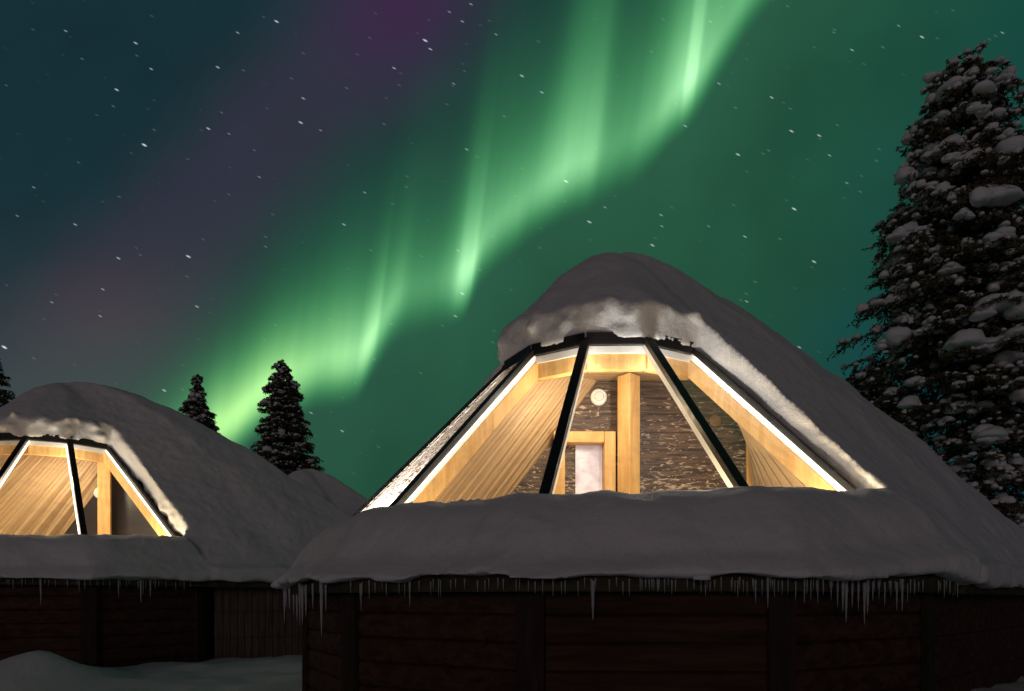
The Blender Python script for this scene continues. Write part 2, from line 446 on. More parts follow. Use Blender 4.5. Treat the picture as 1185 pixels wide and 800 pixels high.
# ------------------------------------------------------------------ ground
def ground_z(x, y):
    z = 0.10 * noise.noise(Vector((x * 0.22, y * 0.22, 3.1))) + 0.05 * noise.noise(Vector((x * 0.8, y * 0.8, 7.7))) + (0.06 * noise.noise(Vector((x * 2.3, y * 2.3, 1.7))) if abs(x) < 20 and y < 30 else 0)
    z += 0.40 * math.exp(-(((x + 6.0) / 0.75) ** 2 + ((y - 8.5) / 0.7) ** 2))     # shovelled heap by the path
    z += 0.10 * math.exp(-(((x + 4.2) / 1.6) ** 2 + ((y - 10.2) / 0.8) ** 2))
    d = math.hypot(x, y)
    if d > 40: z += min(1.0, (d - 40) / 200) * 6 * (noise.noise(Vector((x * 0.012, y * 0.012, 1.0))) * 0.5)
    return z
def make_ground():
    xs = sorted(set([round(v, 3) for v in np.concatenate([np.linspace(-16, 16, 240), np.linspace(-60, 60, 40), np.linspace(-900, 900, 40)])]))
    ys = sorted(set([round(v, 3) for v in np.concatenate([np.linspace(-4, 26, 220), np.linspace(-40, 80, 40), np.linspace(-900, 900, 40)])]))
    V = [(x, y, ground_z(x, y)) for y in ys for x in xs]
    n = len(xs)
    Fc = [(j * n + i, j * n + i + 1, (j + 1) * n + i + 1, (j + 1) * n + i) for j in range(len(ys) - 1) for i in range(n - 1)]
    o = obj('ground', V, Fc, SNOW, None, True)
    tag(o, kind='structure')
make_ground()


# ------------------------------------------------------------------ the cabins
RT, ZT = 1.16, 2.58 + CAM_H           # ring at the top of the glass
SL = 1.04                              # slope of glass and deck
RB = 3.05; ZB = ZT - (RB - RT) * SL    # sill
RE = 3.47; ZE = ZT - (RE - RT) * SL    # eave
RW = 3.28                              # wall
APEX = 3.98 + CAM_H

def _clod():
    bm = bmesh.new(); bmesh.ops.create_icosphere(bm, subdivisions=2, radius=1)
    r = ([tuple(v.co) for v in bm.verts], [tuple(v.index for v in f.verts) for f in bm.faces]); bm.free(); return r
CLOD = _clod()
def pol(r, a, z=0.0): return Vector((r * math.sin(a), -r * math.cos(a), z))
STEP = R(30)

def make_cabin(loc, rot, ext, label, snow_label, seed, full=True, scale=1.0, part_cfg=None, group=None, APEX=APEX, soft=0.012, crown=0.34, leds={}, annex_mat=None):
    rng = random.Random(seed)
    root = empty('glass_cabin', loc, label, 'cabin')
    root.scale = (scale,) * 3
    va = lambda k: R(rot - 75) + STEP * k                       # bearing of polygon corner k
    def dod(a, Rr):
        d = (a - va(0)) % STEP - STEP / 2
        return Rr * math.cos(STEP / 2) / math.cos(d)
    # outline of the eave: twelve-sided front, straight annex behind
    def ray_poly(a, poly):
        best = 0.0; dx_, dy_ = math.sin(a), -math.cos(a)
        for i in range(len(poly)):
            x1, y1 = poly[i]; x2, y2 = poly[(i + 1) % len(poly)]
            ex, ey = x2 - x1, y2 - y1
            det = dx_ * (-ey) + ex * dy_
            if abs(det) < 1e-9: continue
            tt = (x1 * (-ey) + ex * y1) / det
            uu = (dx_ * y1 - dy_ * x1) / det
            if tt > 0 and -1e-6 <= uu <= 1 + 1e-6: best = max(best, tt)
        return best
    def eave(a, off=0.0):
        e = max(dod(a, RE), ray_poly(a, ext))
        return e + off
    def deck(r, a):
        rt = dod(a, RT); re = eave(a)
        if r <= rt: return ZT + (rt - r) * 0.45
        return ZE + (ZT - ZE) * (re - r) / (re - rt)
    g0, g1 = va(-1), va(4)

    # ---- walls: stacked logs
    mb = MB()
    zt = ZE + 0.02; z0 = -0.25; nlog = 9
    hgt = (ZE + 0.30 - z0) / nlog
    for k in range(12):
        a0, a1 = va(k), va(k + 1)
        A, B = pol(RW, a0), pol(RW, a1); n_ = pol(1, (a0 + a1) / 2)
        rows = []
        for j in range(nlog):
            for f, o_ in ((0.0, 0.0), (0.07, 0.022), (0.3, 0.036), (0.7, 0.036), (0.93, 0.022)):
                rows.append((z0 + (j + f) * hgt, o_))
        rows.append((z0 + nlog * hgt, 0.0))
        V = []; Fc = []; uv = []
        for z, o_ in rows:
            for P_ in (A, B): V.append(P_ * (1 + o_ / RW) + Vector((0, 0, z)))
        for j in range(len(rows) - 1): Fc.append((2 * j, 2 * j + 1, 2 * j + 3, 2 * j + 2))
        mb.add(V, Fc)
    mb.build('wall', DARKLOG, root)
    for k in range(12):
        c = pol(RW + 0.035, va(k), 0)
        ang = va(k)
        b_ = MB(); b_.box((c.x, c.y, (z0 + ZE + 0.05) / 2), 0.20, 0.05, ZE + 0.05 - z0, ang)
        b_.build('corner_board', CORNER, root, bevel=0.006)
    # ---- annex walls: upright boards
    mb = MB()
    ins = 0.28
    cx = sum(p[0] for p in ext) / len(ext); cy = sum(p[1] for p in ext) / len(ext)
    pts = []
    for i, p in enumerate(ext):
        v = Vector((cx - p[0], cy - p[1])); L = v.length
        pts.append(Vector(p) + v / L * ins * 1.3)
    for i in range(len(pts) - 1):
        a, b = pts[i], pts[i + 1]; L = (b - a).length; n = max(2, int(L / 0.125)); d = (b - a) / L
        for j in range(n):
            c = a + d * (L * (j + 0.5) / n)
            for q in range(4):
                zz0 = z0 + q * (ZE + 0.35 - z0) / 4
                hh_ = (ZE + 0.35 - z0) / 4
                w = L / n - 0.014
                mb.box((c.x, c.y, zz0 + hh_ / 2), w, 0.035 + 0.008 * ((q + j) % 2), hh_ - 0.010, math.atan2(d.y, d.x))
        m2 = (a + b) / 2
        nn = Vector((d.y, -d.x))
        mb.box((m2.x - nn.x * 0.03, m2.y - nn.y * 0.03, (z0 + ZE + 0.3) / 2), L, 0.03, ZE + 0.3 - z0, math.atan2(d.y, d.x))
    mb.build('annex_wall', annex_mat or BOARD, root)

    # ---- roof deck (boarding under the snow), open where the glass is
    NA = 144
    angs = [va(0) + 2 * math.pi * j / NA for j in range(NA)]
    def inglass(a):
        x = (a - g0) % (2 * math.pi)
        return x < (g1 - g0) - 1e-6
    mb = MB(); idx = {}
    tt = [0.0, 0.5, 1.0, 1.35, 1.7, 2.0]
    def rad(a, s):
        rt = dod(a, RT); rb = dod(a, RB); re = eave(a)
        if s <= 1: return rt * max(s, 0.01)
        if s <= 1.7: return rt + (rb - rt) * (s - 1) / 0.7 if inglass(a) or True else 0
        return rb + (re - rb) * (s - 1.7) / 0.3
    for i, s in enumerate(tt):
        for j, a in enumerate(angs):
            r = rad(a, s)
            for side in (0, 1): idx[(i, j, side)] = len(mb.V); mb.V.append(tuple(pol(r, a, deck(r, a) - 0.02 - 0.06 * side))); mb.UV.append((0, 0))
    keep = lambda i, j: 0 <= i < len(tt) - 1 and not (1.0 <= tt[i] < 1.7 - 1e-6 and inglass(angs[j % NA] + 1e-4))
    for i in range(len(tt) - 1):
        for j in range(NA):
            if not keep(i, j): continue
            j2 = (j + 1) % NA
            q = lambda ii, jj, sd: idx[(ii, jj, sd)]
            mb.F.append((q(i, j, 0), q(i + 1, j, 0), q(i + 1, j2, 0), q(i, j2, 0)))
            mb.F.append((q(i, j2, 1), q(i + 1, j2, 1), q(i + 1, j, 1), q(i, j, 1)))
            if not keep(i + 1, j): mb.F.append((q(i + 1, j, 0), q(i + 1, j, 1), q(i + 1, j2, 1), q(i + 1, j2, 0)))
            if i > 0 and not keep(i - 1, j): mb.F.append((q(i, j, 1), q(i, j, 0), q(i, j2, 0), q(i, j2, 1)))
            if not keep(i, (j + 1) % NA): mb.F.append((q(i, j2, 0), q(i + 1, j2, 0), q(i + 1, j2, 1), q(i, j2, 1)))
            if not keep(i, (j - 1) % NA): mb.F.append((q(i, j, 1), q(i + 1, j, 1), q(i + 1, j, 0), q(i, j, 0)))
    roof = mb.build('roof', DARKLOG, root)
    # fascia board along the eave
    mb = MB()
    ring = []
    for j in range(NA * 2):
        a = 2 * math.pi * j / (NA * 2); r = eave(a)
        ring.append((pol(r + 0.002, a), pol(r + 0.030, a)))
    n = len(ring)
    for (p, q_) in ring:
        for P_, z in ((p, ZE - 0.005), (q_, ZE - 0.005), (q_, ZE - 0.13), (p, ZE - 0.13)):
            mb.V.append((P_.x, P_.y, z)); mb.UV.append((0, 0))
    for j in range(n):
        a = j * 4; b = ((j + 1) % n) * 4
        for k in range(4): mb.F.append((a + k, b + k, b + (k + 1) % 4, a + (k + 1) % 4))
    mb.build('fascia', FASCIA, roof)

    # ---- glazing
    if full:
        def gl(k, r, off=0.0):        # point on corner line k, offset along glass normal
            a = va(k); p = pol(r, a, ZT - (r - RT) * SL)
            return p + (pol(SL, a) + Vector((0, 0, 1))).normalized() * off
        for k in range(-1, 4):
            V = [gl(k, RT), gl(k + 1, RT), gl(k + 1, RB), gl(k, RB)]
            nrm = (V[1] - V[0]).cross(V[3] - V[0]).normalized()
            if nrm.z < 0: nrm = -nrm
            W_ = V + [v - nrm * 0.02 for v in V]
            Fq = [(0, 1, 2, 3)]
            obj('glass_pane', V, Fq, FROST if k < 1 else GLASS, root)
        for k in range(-1, 5):
            a = va(k); up = (pol(SL, a) + Vector((0, 0, 1))).normalized()
            mb = MB(); mb.beam(gl(k, RT - 0.02), gl(k, RB + 0.02), 0.088, 0.055, up, -0.028)
            bar = mb.build('glazing_bar', BLACK, root, bevel=0.006)
            mb = MB(); mb.beam(gl(k, RT + 0.03), gl(k, RB), 0.075, 0.055, up, 0.026)
            mb.build('white_reveal', WHITE, root)
            if k in (-1, 0, 1, 4):
                mb = MB(); mb.beam(gl(k, RT - 0.06), gl(k, RB), 0.10, 0.14, up, 0.083)
                mb.build('rafter', PINE, root, bevel=0.008)
            sides = leds.get(k, ())
            for sd_ in sides:
                tg = Vector((math.cos(a), math.sin(a), 0)) * (sd_ * 0.058)
                mb = MB(); mb.beam(gl(k, RT + 0.08) + tg, gl(k, RB - 0.02) + tg, 0.015, 0.010, up, 0.030)
                mb.build('light_strip', LED, root)
        # ring frame under the snow cap, white head strip, pine trimmers
        for nm, m_, r0, zo, w, d, ks in (('ring_frame', BLACK, RT, 0.05, 0.10, 0.12, range(-1, 4)), ('head_strip', WHITE, RT - 0.015, -0.075, 0.06, 0.07, range(-1, 4)),
                                      ('trimmer', PINE, RT - 0.05, -0.147, 0.09, 0.15, range(-1, 4))):
            mb = MB()
            for k in ks:
                a, b = pol(r0, va(k), ZT + zo), pol(r0, va(k + 1), ZT + zo)
                mb.beam(a, b, w, d, (0, 0, 1))
            mb.build(nm, m_, root)
        # ---- lining: planked cone and flat crown
        mb = MB(); RI = RT - 0.10; ZI = ZT - 0.16
        for k in range(4, 11):
            # finer strips that follow the annex roof as well
            for s_ in range(3):
                a0 = va(k) + STEP * s_ / 3; a1 = va(k) + STEP * (s_ + 1) / 3
                q = []
                for a in (a0, a1):
                    r1 = dod(a, RB - 0.02); z1 = ZT - (dod(a, RB) - dod(a, RT)) * SL / dod(a, 1.0) - 0.16
                    q.append((pol(dod(a, RI), a, ZI), pol(r1, a, ZB - 0.10)))
                V = [q[0][0], q[1][0], q[1][1], q[0][1]]
                mid = (va(k) + va(k + 1)) / 2; tx = Vector((math.cos(mid), math.sin(mid), 0))
                uv = [(v.dot(tx) + 3 * k, (v - V[0]).length) for v in V]
                mb.add(V, [(0, 1, 2, 3)], uv)
        V = [pol(RI + 0.02, va(k), ZI + 0.01) for k in range(12)]
        mb.add(V, [tuple(range(12))], [(v.y, v.x) for v in V])
        mb.build('ceiling', PLANK, root, uv=True)
        V = [pol(RW - 0.05, va(k), ZB - 0.62) for k in range(12)]
        obj('floor', V, [tuple(range(12))], FLOOR, root)
        # sill board inside the glass
        mb = MB()
        for k in range(-1, 4): mb.beam(pol(RB - 0.08, va(k), ZB - 0.02), pol(RB - 0.08, va(k + 1), ZB - 0.02), 0.3, 0.05, (0, 0, 1))
        mb.build('sill', PINE, root)
        part_cfg(root, va, gl)

    # ---- snow blanket
    ROWS = 40
    NS = 240
    sang = [va(0) + 2 * math.pi * j / NS for j in range(NS)]
    W0, W1 = 1.0, 1.70
    svals = [0.0, 0.2, 0.4, 0.6, 0.8, 0.93, 1.02] + [1.02 + 0.66 * i / 16 for i in range(1, 16)] + [1.68] + [1.70 + 0.30 * i / 9 for i in range(1, 10)] + [2.035, 2.07]
    if not full: pass
    def srad(a, s):
        rt = dod(a, RT); re = eave(a)
        rb = dod(a, RB) if re < dod(a, RE) + 0.02 else rt + (re - rt) * 0.78
        if s <= 1: return rt * max(s, 0.02)
        if s <= 1.7: return rt + (rb - rt) * (s - 1) / 0.7
        if s > 2: return re + 0.20 * (s - 2) / 0.07
        return rb + (re - rb) * (s - 1.7) / 0.3
    def top_z(r, a, s):
        re = eave(a); tn = r / re
        zt_ = (ZE + 0.26) + (APEX - ZE - 0.26) * (1 - (math.sqrt(tn * tn + soft) - math.sqrt(soft) * (1 - tn)))
        ew = max(0.0, min(1.0, (re - RE - 0.1) / 1.5))
        zt_ += crown * ew * math.sin(math.pi * min(1, tn) ** 0.8)
        zd = deck(min(r, re), a) - 0.35 * max(0, r - re)
        x = (a - g0) % (2 * math.pi); gi = x < (g1 - g0)
        if gi and s >= 1.6:      # bulging shelf below the glass
            f = (s - 1.66) / 0.41
            zt_ = zd + 0.10 + 0.16 * math.sin(max(0, min(1, f)) * math.pi) - 0.06 * f * f + 0.15 * math.exp(-((x - (g1 - g0)) / 0.38) ** 2)
        elif gi and s <= 1.05:
            zt_ = max(zt_, zd + 0.30)
        else:
            zt_ = max(zt_, zd + 0.24)
            near_edge = math.exp(-((x - (g1 - g0)) / 0.16) ** 2) * max(0.0, min(1.0, (s - 0.85) / 0.2)) if s < 1.72 else 0.0
            if full: zt_ += 0.03 * near_edge
        return zt_
    mb = MB(); idx = {}
    for i, s in enumerate(svals):
        for j, a in enumerate(sang):
            r = srad(a, s)
            p = pol(r, a)
            nz = 0.05 * noise.noise(Vector((p.x * 0.9 + seed, p.y * 0.9, 0.3))) + 0.02 * noise.noise(Vector((p.x * 3 + seed, p.y * 3, 5)))
            zt_ = top_z(r, a, s) + nz
            zd = deck(r, a) + 0.012 if s < 2.0 else ZE - 0.035 + 0.10 * noise.noise(Vector((p.x * 1.7, p.y * 1.7, seed)))
            idx[(i, j, 0)] = len(mb.V); mb.V.append((p.x, p.y, zt_)); mb.UV.append((0, 0))
            idx[(i, j, 1)] = len(mb.V); mb.V.append((p.x, p.y, zd)); mb.UV.append((0, 0))
    def keep(i, j):
        if not 0 <= i < len(svals) - 1: return False
        a = sang[j % NS] + 1e-4
        sm = (svals[i] + svals[i + 1]) / 2
        x = (a - g0 + 0.02) % (2 * math.pi)
        return not (full and 1.02 <= sm < 1.68 and x < (g1 - g0) + 0.028)
    for i in range(len(svals) - 1):
        for j in range(NS):
            if not keep(i, j): continue
            j2 = (j + 1) % NS
            q = lambda ii, jj, sd: idx[(ii, jj, sd)]
            mb.F.append((q(i, j, 0), q(i + 1, j, 0), q(i + 1, j2, 0), q(i, j2, 0)))
            mb.F.append((q(i, j2, 1), q(i + 1, j2, 1), q(i + 1, j, 1), q(i, j, 1)))
            if not keep(i + 1, j): mb.F.append((q(i + 1, j, 0), q(i + 1, j, 1), q(i + 1, j2, 1), q(i + 1, j2, 0)))
            if i == 0: pass
            elif not keep(i - 1, j): mb.F.append((q(i, j, 1), q(i, j, 0), q(i, j2, 0), q(i, j2, 1)))
            if not keep(i, (j + 1) % NS): mb.F.append((q(i, j2, 0), q(i + 1, j2, 0), q(i + 1, j2, 1), q(i, j2, 1)))
            if not keep(i, (j - 1) % NS): mb.F.append((q(i, j, 1), q(i + 1, j, 1), q(i + 1, j, 0), q(i, j, 0)))
    # close the tiny hole at the apex
    mb.F.append(tuple(idx[(0, j, 0)] for j in range(NS)))
    mb.F.append(tuple(idx[(0, j, 1)] for j in range(NS - 1, -1, -1)))
    # clods along the cut edges beside and above the glass
    if full:
        IV, IF = CLOD
        for q_ in range(150):
            if q_ < 90:
                a = g1 + 0.0; f_ = rng.random(); r = RT + (RB + 0.12 - RT) * f_
                p = pol(r, a, ZT - (r - RT) * SL) + Vector((math.cos(a), math.sin(a), 0)) * rng.uniform(0.075, 0.15) + Vector((0, 0, rng.uniform(0.02, 0.24)))
                rr = rng.uniform(0.03, 0.075)
            else:
                a = g0 + (g1 - g0) * rng.random(); r = dod(a, RT) - rng.uniform(-0.04, 0.06)
                p = pol(r, a, ZT + rng.uniform(0.12, 0.36)); rr = rng.uniform(0.04, 0.10)
            mb.add([tuple(p + Vector(v) * rr * rng.uniform(0.85, 1.15)) for v in IV], IF)
    sn = mb.build('snow_blanket', SNOW, None, True)
    sn.location = loc; sn.scale = (scale,) * 3
    rm = sn.modifiers.new('remesh', 'REMESH'); rm.mode = 'VOXEL'; rm.voxel_size = 0.032 if full else 0.06; rm.use_smooth_shade = True
    sm_ = sn.modifiers.new('smooth', 'SMOOTH'); sm_.iterations = 6; sm_.factor = 0.55
    for nm, size, st_ in (('drift', 0.75, 0.10), ('crust', 0.12, 0.018), ('crumb', 0.05, 0.009)):
        tx = bpy.data.textures.new(nm, 'CLOUDS'); tx.noise_scale = size; tx.noise_depth = 2
        dm = sn.modifiers.new(nm, 'DISPLACE'); dm.texture = tx; dm.strength = st_; dm.mid_level = 0.5; dm.texture_coords = 'LOCAL'
    tag(sn, snow_label, 'snow')
    return root, eave, va


def partition(root, yo, xl, zl, x1, va, m=None):
    """dark panel wall across the room at local y = yo, cut by the lining;
    xl, zl: a point of its sloping left edge"""
    n_ = Vector((0, -1, 0)); tx = Vector((1, 0, 0)); ZI = ZT - 0.155
    slope = 1.32
    def top(x):
        a = math.atan2(x, -yo); r = math.hypot(x, yo)
        d = (a - va(0)) % STEP - STEP / 2
        rho = r * math.cos(d) / math.cos(STEP / 2)
        cone = ZI - (rho - (RT - 0.1)) * ((ZT - 0.16) - (ZB - 0.10)) / (RB - 0.02 - (RT - 0.1))
        return min(ZI, zl + (x - xl) * slope, cone)
    N = 60; V = []; uv = []; Fc = []
    zf = ZB - 0.62
    x0 = xl - (zl - zf) / slope
    xs = [x0 + (x1 - x0) * i / N for i in range(N + 1)]
    for s_ in (0, 1):
        for x in xs:
            for z in (zf, max(zf, top(x))):
                V.append((x, yo + 0.05 * s_, z)); uv.append((x, z))
    M = 2 * (N + 1)
    for i in range(N):
        a = 2 * i
        Fc.append((a, a + 2, a + 3, a + 1)); Fc.append((M + a + 1, M + a + 3, M + a + 2, M + a)); Fc.append((a + 1, a + 3, M + a + 3, M + a + 1))
    e = 2 * N
    Fc.append((e, M + e, M + e + 1, e + 1))
    obj('partition_wall', V, Fc, m or PARTITION, root, False, uv)
    lt = Vector((xl + (ZI - zl) / slope, yo + 0.01, ZI)); lb = Vector((x0, yo + 0.01, zf))
    return lt, lb, top

def lining(root, near_t, near_b, far_t, far_b, flip=False):
    """sloping planked side of the room, from a rafter to the panel wall"""
    N = 10; V = []; uv = []; Fc = []
    L = ((far_t - near_t).length + (far_b - near_b).length) / 2
    for i in range(N + 1):
        f = i / N
        a = near_t.lerp(far_t, f); b = near_b.lerp(far_b, f)
        V += [a, b]; uv += [(L * f, 0), (L * f, (b - a).length)]
    for i in range(N):
        q = (2 * i, 2 * i + 1, 2 * i + 3, 2 * i + 2)
        Fc.append(q if not flip else q[::-1])
    obj('side_lining', V, Fc, PLANK, root, False, uv)

def post(root, c, rz, w, d, z0, z1):
    mb = MB(); mb.box((c.x, c.y, (z0 + z1) / 2), w, d, z1 - z0, rz)
    mb.build('post', PINE, root, bevel=0.01)

def disc(root, name, c, n_, r, th, m):
    mb = MB(); c = Vector(c)
    mb.tube([c, c + n_ * th * 0.6, c + n_ * th], [r, r, r * 0.86], 28)
    o = mb.build(name, m, root)
    mb = MB(); mb.tube([c + n_ * th, c + n_ * (th * 1.5)], [r * 0.6, r * 0.5], 24)
    mb.build('vent_disc', m, o)
    return o

def lamp(root, p, e, r=0.06, col=(1.0, 0.78, 0.47)):
    L = bpy.data.lights.new('room_fill_light', 'POINT'); L.energy = e; L.shadow_soft_size = r; L.color = col
    o = link(bpy.data.objects.new('room_fill_light', L), root); o.location = p
    return o

def lit_strips(root, va, rs, e):
    """lamps standing on the sill behind the snow shelf"""
    for a in rs: lamp(root, pol(RB - 0.42, a, ZB + 0.03), e, 0.05)

# ---------- the near cabin
def near_room(root, va, gl):
    yo = -0.30
    lt, lb, top = partition(root, yo, -1.09, 2.19, 1.60, va)
    def inner(k, r, dz=0.16): 
        return pol(r, va(k), ZT - (r - RT) * SL - dz)
    lining(root, inner(1, RT - 0.08, 0.16), inner(1, RB + 0.35, 0.20), lt, lb)
    lining(root, inner(4, RT + 0.15, 0.2), inner(4, RB + 0.2, 0.2), Vector((1.60, yo, top(1.6))), Vector((1.60, yo, ZB - 0.62)), True)
    post(root, Vector((0.20, yo - 0.20, 0)), R(40), 0.175, 0.175, ZB - 0.6, ZT - 0.165)
    fx, fz, fw, fh, b = -0.27, 2.46, 0.68, 0.84, 0.125
    fr = MB()
    for (sx, sz, w_, h_) in ((-(fw - b) / 2, 0, b, fh), ((fw - b) / 2, 0, b, fh), (0, (fh - b) / 2, fw - 2 * b, b), (0, -(fh - b) / 2, fw - 2 * b, b)):
        fr.box((fx + sx, yo - 0.05, fz + sz), w_ - 0.003, 0.20, h_ - 0.003)
    f = fr.build('window_frame', PINE, root, bevel=0.008)
    pn_ = MB(); pn_.box((fx + 0.06, yo - 0.012, fz), fw - 2 * b - 0.13, 0.012, fh - 2 * b - 0.004); pn_.build('pane', LITPANE, f)
    nf = Vector((0, -1, 0))
    disc(root, 'round_vent', (-0.10, yo, 3.29), nf, 0.092, 0.035, WHITE)
    disc(root, 'round_vent', (1.20, yo, 3.03), nf, 0.065, 0.02, FLOOR)
    mb = MB(); mb.box((1.57, yo - 0.03, (ZB - 0.6 + 2.93) / 2), 0.07, 0.05, 2.93 - ZB + 0.6); mb.build('door_trim', PINE, root, bevel=0.005)
    for a, e in ((-84, 62), (-58, 62), (-28, 26), (5, 26), (34, 52)): lamp(root, pol(RB - 0.42, R(a), ZB - 0.05), e, 0.06, (1.0, 0.93, 0.86) if a < -50 else (1.0, 0.78, 0.47))
    lamp(root, (-0.45, -1.05, ZT - 0.62), 20, 0.10)
    for r_ in (1.45, 1.95, 2.45): lamp(root, gl(3, r_, -0.20), 12, 0.025, (1.0, 0.94, 0.88))  # added bulbs hidden behind the bar, to brighten the snow lip
    for r_ in (1.5, 2.2): lamp(root, gl(0, r_, -0.22), 9, 0.025, (1.0, 0.95, 0.90))  # added bulbs under this bar, to whiten the frosted panes
    lamp(root, gl(2, 1.42, -0.16), 7, 0.025, (1.0, 0.94, 0.86))  # added bulb to brighten the edge of the snow cap

EXT_NEAR = [(3.30, -1.25), (8.3, 3.5), (4.8, 6.6), (-1.0, 3.5), (0.5, 1.0)]
near, eave_near, va_near = make_cabin((1.065, 7.9, 0), -1.4, EXT_NEAR,
    'large dark log cabin in front with glowing faceted glass front under thick snow',
    'thick snow blanket over the larger near cabin with bright edge beside its glass', 11, True, 1.0, near_room, annex_mat=DARKLOG, leds={-1: (1,), 0: (-1, 1), 1: (1,), 4: (-1,)})

# ---------- the cabin to the left
def far_room(root, va, gl):
    yo = -0.15
    lt, lb, top = partition(root, yo, 0.12, 2.04, 2.6, va, DARKPANEL)
    def inner(k, r, dz=0.16): 
        return pol(r, va(k), ZT - (r - RT) * SL - dz)
    lining(root, inner(1, RT - 0.08, 0.16), inner(1, RB + 0.35, 0.20), lt, lb)
    post(root, Vector((1.01, yo - 0.2, 0)), R(25), 0.20, 0.20, ZB - 0.6, ZT - 0.30)
    disc(root, 'round_vent', (0.80, yo, 2.83), Vector((0, -1, 0)), 0.10, 0.03, WHITE)
    for a, e in ((-40, 45), (-8, 45), (25, 42), (56, 70)): lamp(root, pol(RB - 0.42, R(a), ZB - 0.05), e, 0.06)
    lamp(root, (0.7, -1.05, ZT - 0.75), 20, 0.10)
    for r_ in (1.5, 2.2): lamp(root, gl(3, r_, -0.20), 10, 0.025, (1.0, 0.92, 0.82))  # added bulbs behind the bar, as in the near room

EXT_FAR = [(3.30, -1.25), (6.6, 2.0), (4.0, 4.2), (-1.0, 3.3), (0.5, 1.0)]
far, eave_far, va_far = make_cabin((-8.32, 12.6, 0.15), 24.3, EXT_FAR,
    'smaller dark log cabin further back at left with lit glass front',
    'snow blanket over the left cabin with lit lip above its glass', 23, True, 1.0, far_room, APEX=APEX - 0.16, soft=0.03, crown=0.38, leds={0: (1,), 1: (1,), 2: (1,), 3: (-1,), 4: (-1,)})

# ---------- a third one, only its snowy roof shows
third, _, _ = make_cabin((-7.3, 23.6, 0), 10, [(3.3, -1.25), (5.2, 0.6), (3.5, 3.0), (0.5, 1.0)],
    'distant unlit cabin whose snowy roof shows behind the left cabin',
    'smooth snow slope on the distant roof right of the dark spruce', 37, False, 1.1)


# ------------------------------------------------------------------ icicles
ICE_MESH = []
def icicle_mesh(seed):
    rng = random.Random(seed)
    mb = MB(); n = 9; pts = []; rd = []
    for i in range(n):
        f = i / (n - 1)
        pts.append((0.03 * math.sin(f * 2 + seed) * f, 0.02 * math.cos(f * 3 + seed) * f, -f))
        rd.append(0.5 * (1 - f) ** 0.75 * (1 + 0.18 * math.sin(f * 21 + seed)) + 0.035)
    mb.tube(pts, rd, 7)
    me = bpy.data.meshes.new('icicle')
    me.from_pydata(mb.V, [], mb.F); me.materials.append(ICE)
    me.polygons.foreach_set('use_smooth', [True] * len(me.polygons))
    return me
ICE_MESH = [icicle_mesh(i) for i in range(5)]
irng = random.Random(5)
def hang(p, length, width, label, group):
    o = link(bpy.data.objects.new('icicle', ICE_MESH[irng.randrange(5)]))
    o.location = p; o.scale = (width, width, length); o.rotation_euler = (0, 0, irng.uniform(0, 6))
    tag(o, label, 'icicle', group)
def bearing_for(center, eave, px, side=0):
    """bearing on the eave whose point lies on the sight line px (nearest one)"""
    best = None
    for i in range(-1100, 1101):
        a = R(i / 10); r = eave(a) + 0.05
        x, y = center[0] + r * math.sin(a), center[1] - r * math.cos(a)
        d = abs(592.5 + F * x / y - px)
        if best is None or d < best[0]: best = (d, a, r, x, y)
    return best
def row(center, eave, dz, items, label, group):
    for px, ln in items:
        d, a, r, x, y = bearing_for(center, eave, px)
        L = 0.82 * ln * y / F
        hang((x, y, dz + ZE - 0.05 + irng.uniform(-0.015, 0.02)), L + 0.05, max(0.010, min(0.03, L * 0.12)) * irng.uniform(0.8, 1.25), label, group)
short = [(x + irng.uniform(-4, 4), irng.choice((4, 6, 8, 10, 14))) for x in range(405, 880, 9)]
row((1.065, 7.9), eave_near, 0.0, short, 'short thin icicle in the sparse row under the near cabin eave', 'short icicles along the near eave')
longs = [(865, 10), (874, 24), (882, 12), (888, 34), (896, 16), (905, 10), (912, 12), (921, 18), (931, 24), (938, 20), (946, 26), (953, 12),
         (962, 22), (969, 30), (975, 38), (979, 52), (986, 28), (993, 36), (1000, 50), (1004, 38), (1010, 20), (1017, 16), (1024, 24), (1031, 14),
         (1038, 30), (1044, 36), (1050, 18), (1058, 14), (1068, 8), (1086, 10), (1093, 16), (1103, 10), (1113, 12)]
longs += [(x + irng.uniform(-2, 2), irng.choice((3, 4, 5, 7, 11))) for x in range(745, 1118, 5) if noise.noise(Vector((x * 0.045, 2.0, 0))) > 0.0]
row((1.065, 7.9), eave_near, 0.0, longs, 'icicle in the dense fringe at the right of the near eave', 'long icicles at right')
row((1.065, 7.9), eave_near, 0.0, [(686, 46)], 'single long thin icicle hanging alone mid eave of the near cabin', 'lone icicle')
lefts = [(362, 28), (367, 45), (372, 68), (377, 30), (382, 40), (387, 52), (393, 16), (400, 12), (418, 30), (427, 18), (474, 30), (508, 16)]
row((1.065, 7.9), eave_near, 0.0, lefts, 'long glassy icicle below the left end of the near eave', 'long icicles at left corner')
crn = [(317, 34), (320, 42), (323, 48), (327, 30), (331, 26), (335, 28), (340, 30), (344, 40), (347, 52), (350, 50), (354, 38), (357, 44)]
row((1.065, 7.9), eave_near, 0.0, crn, 'bright icicle in the cluster against the plank annex wall', 'bright icicles between the cabins')
fl = [(x + irng.uniform(-4, 4), irng.choice((3, 5, 8))) for x in range(4, 228, 7)] + [(47, 34), (92, 12), (98, 10), (137, 22), (163, 28), (166, 16), (174, 20), (180, 8)]
row((-8.32, 12.6), eave_far, 0.15, fl, 'small icicle under the snowy eave of the left cabin', 'icicles along the left eave')


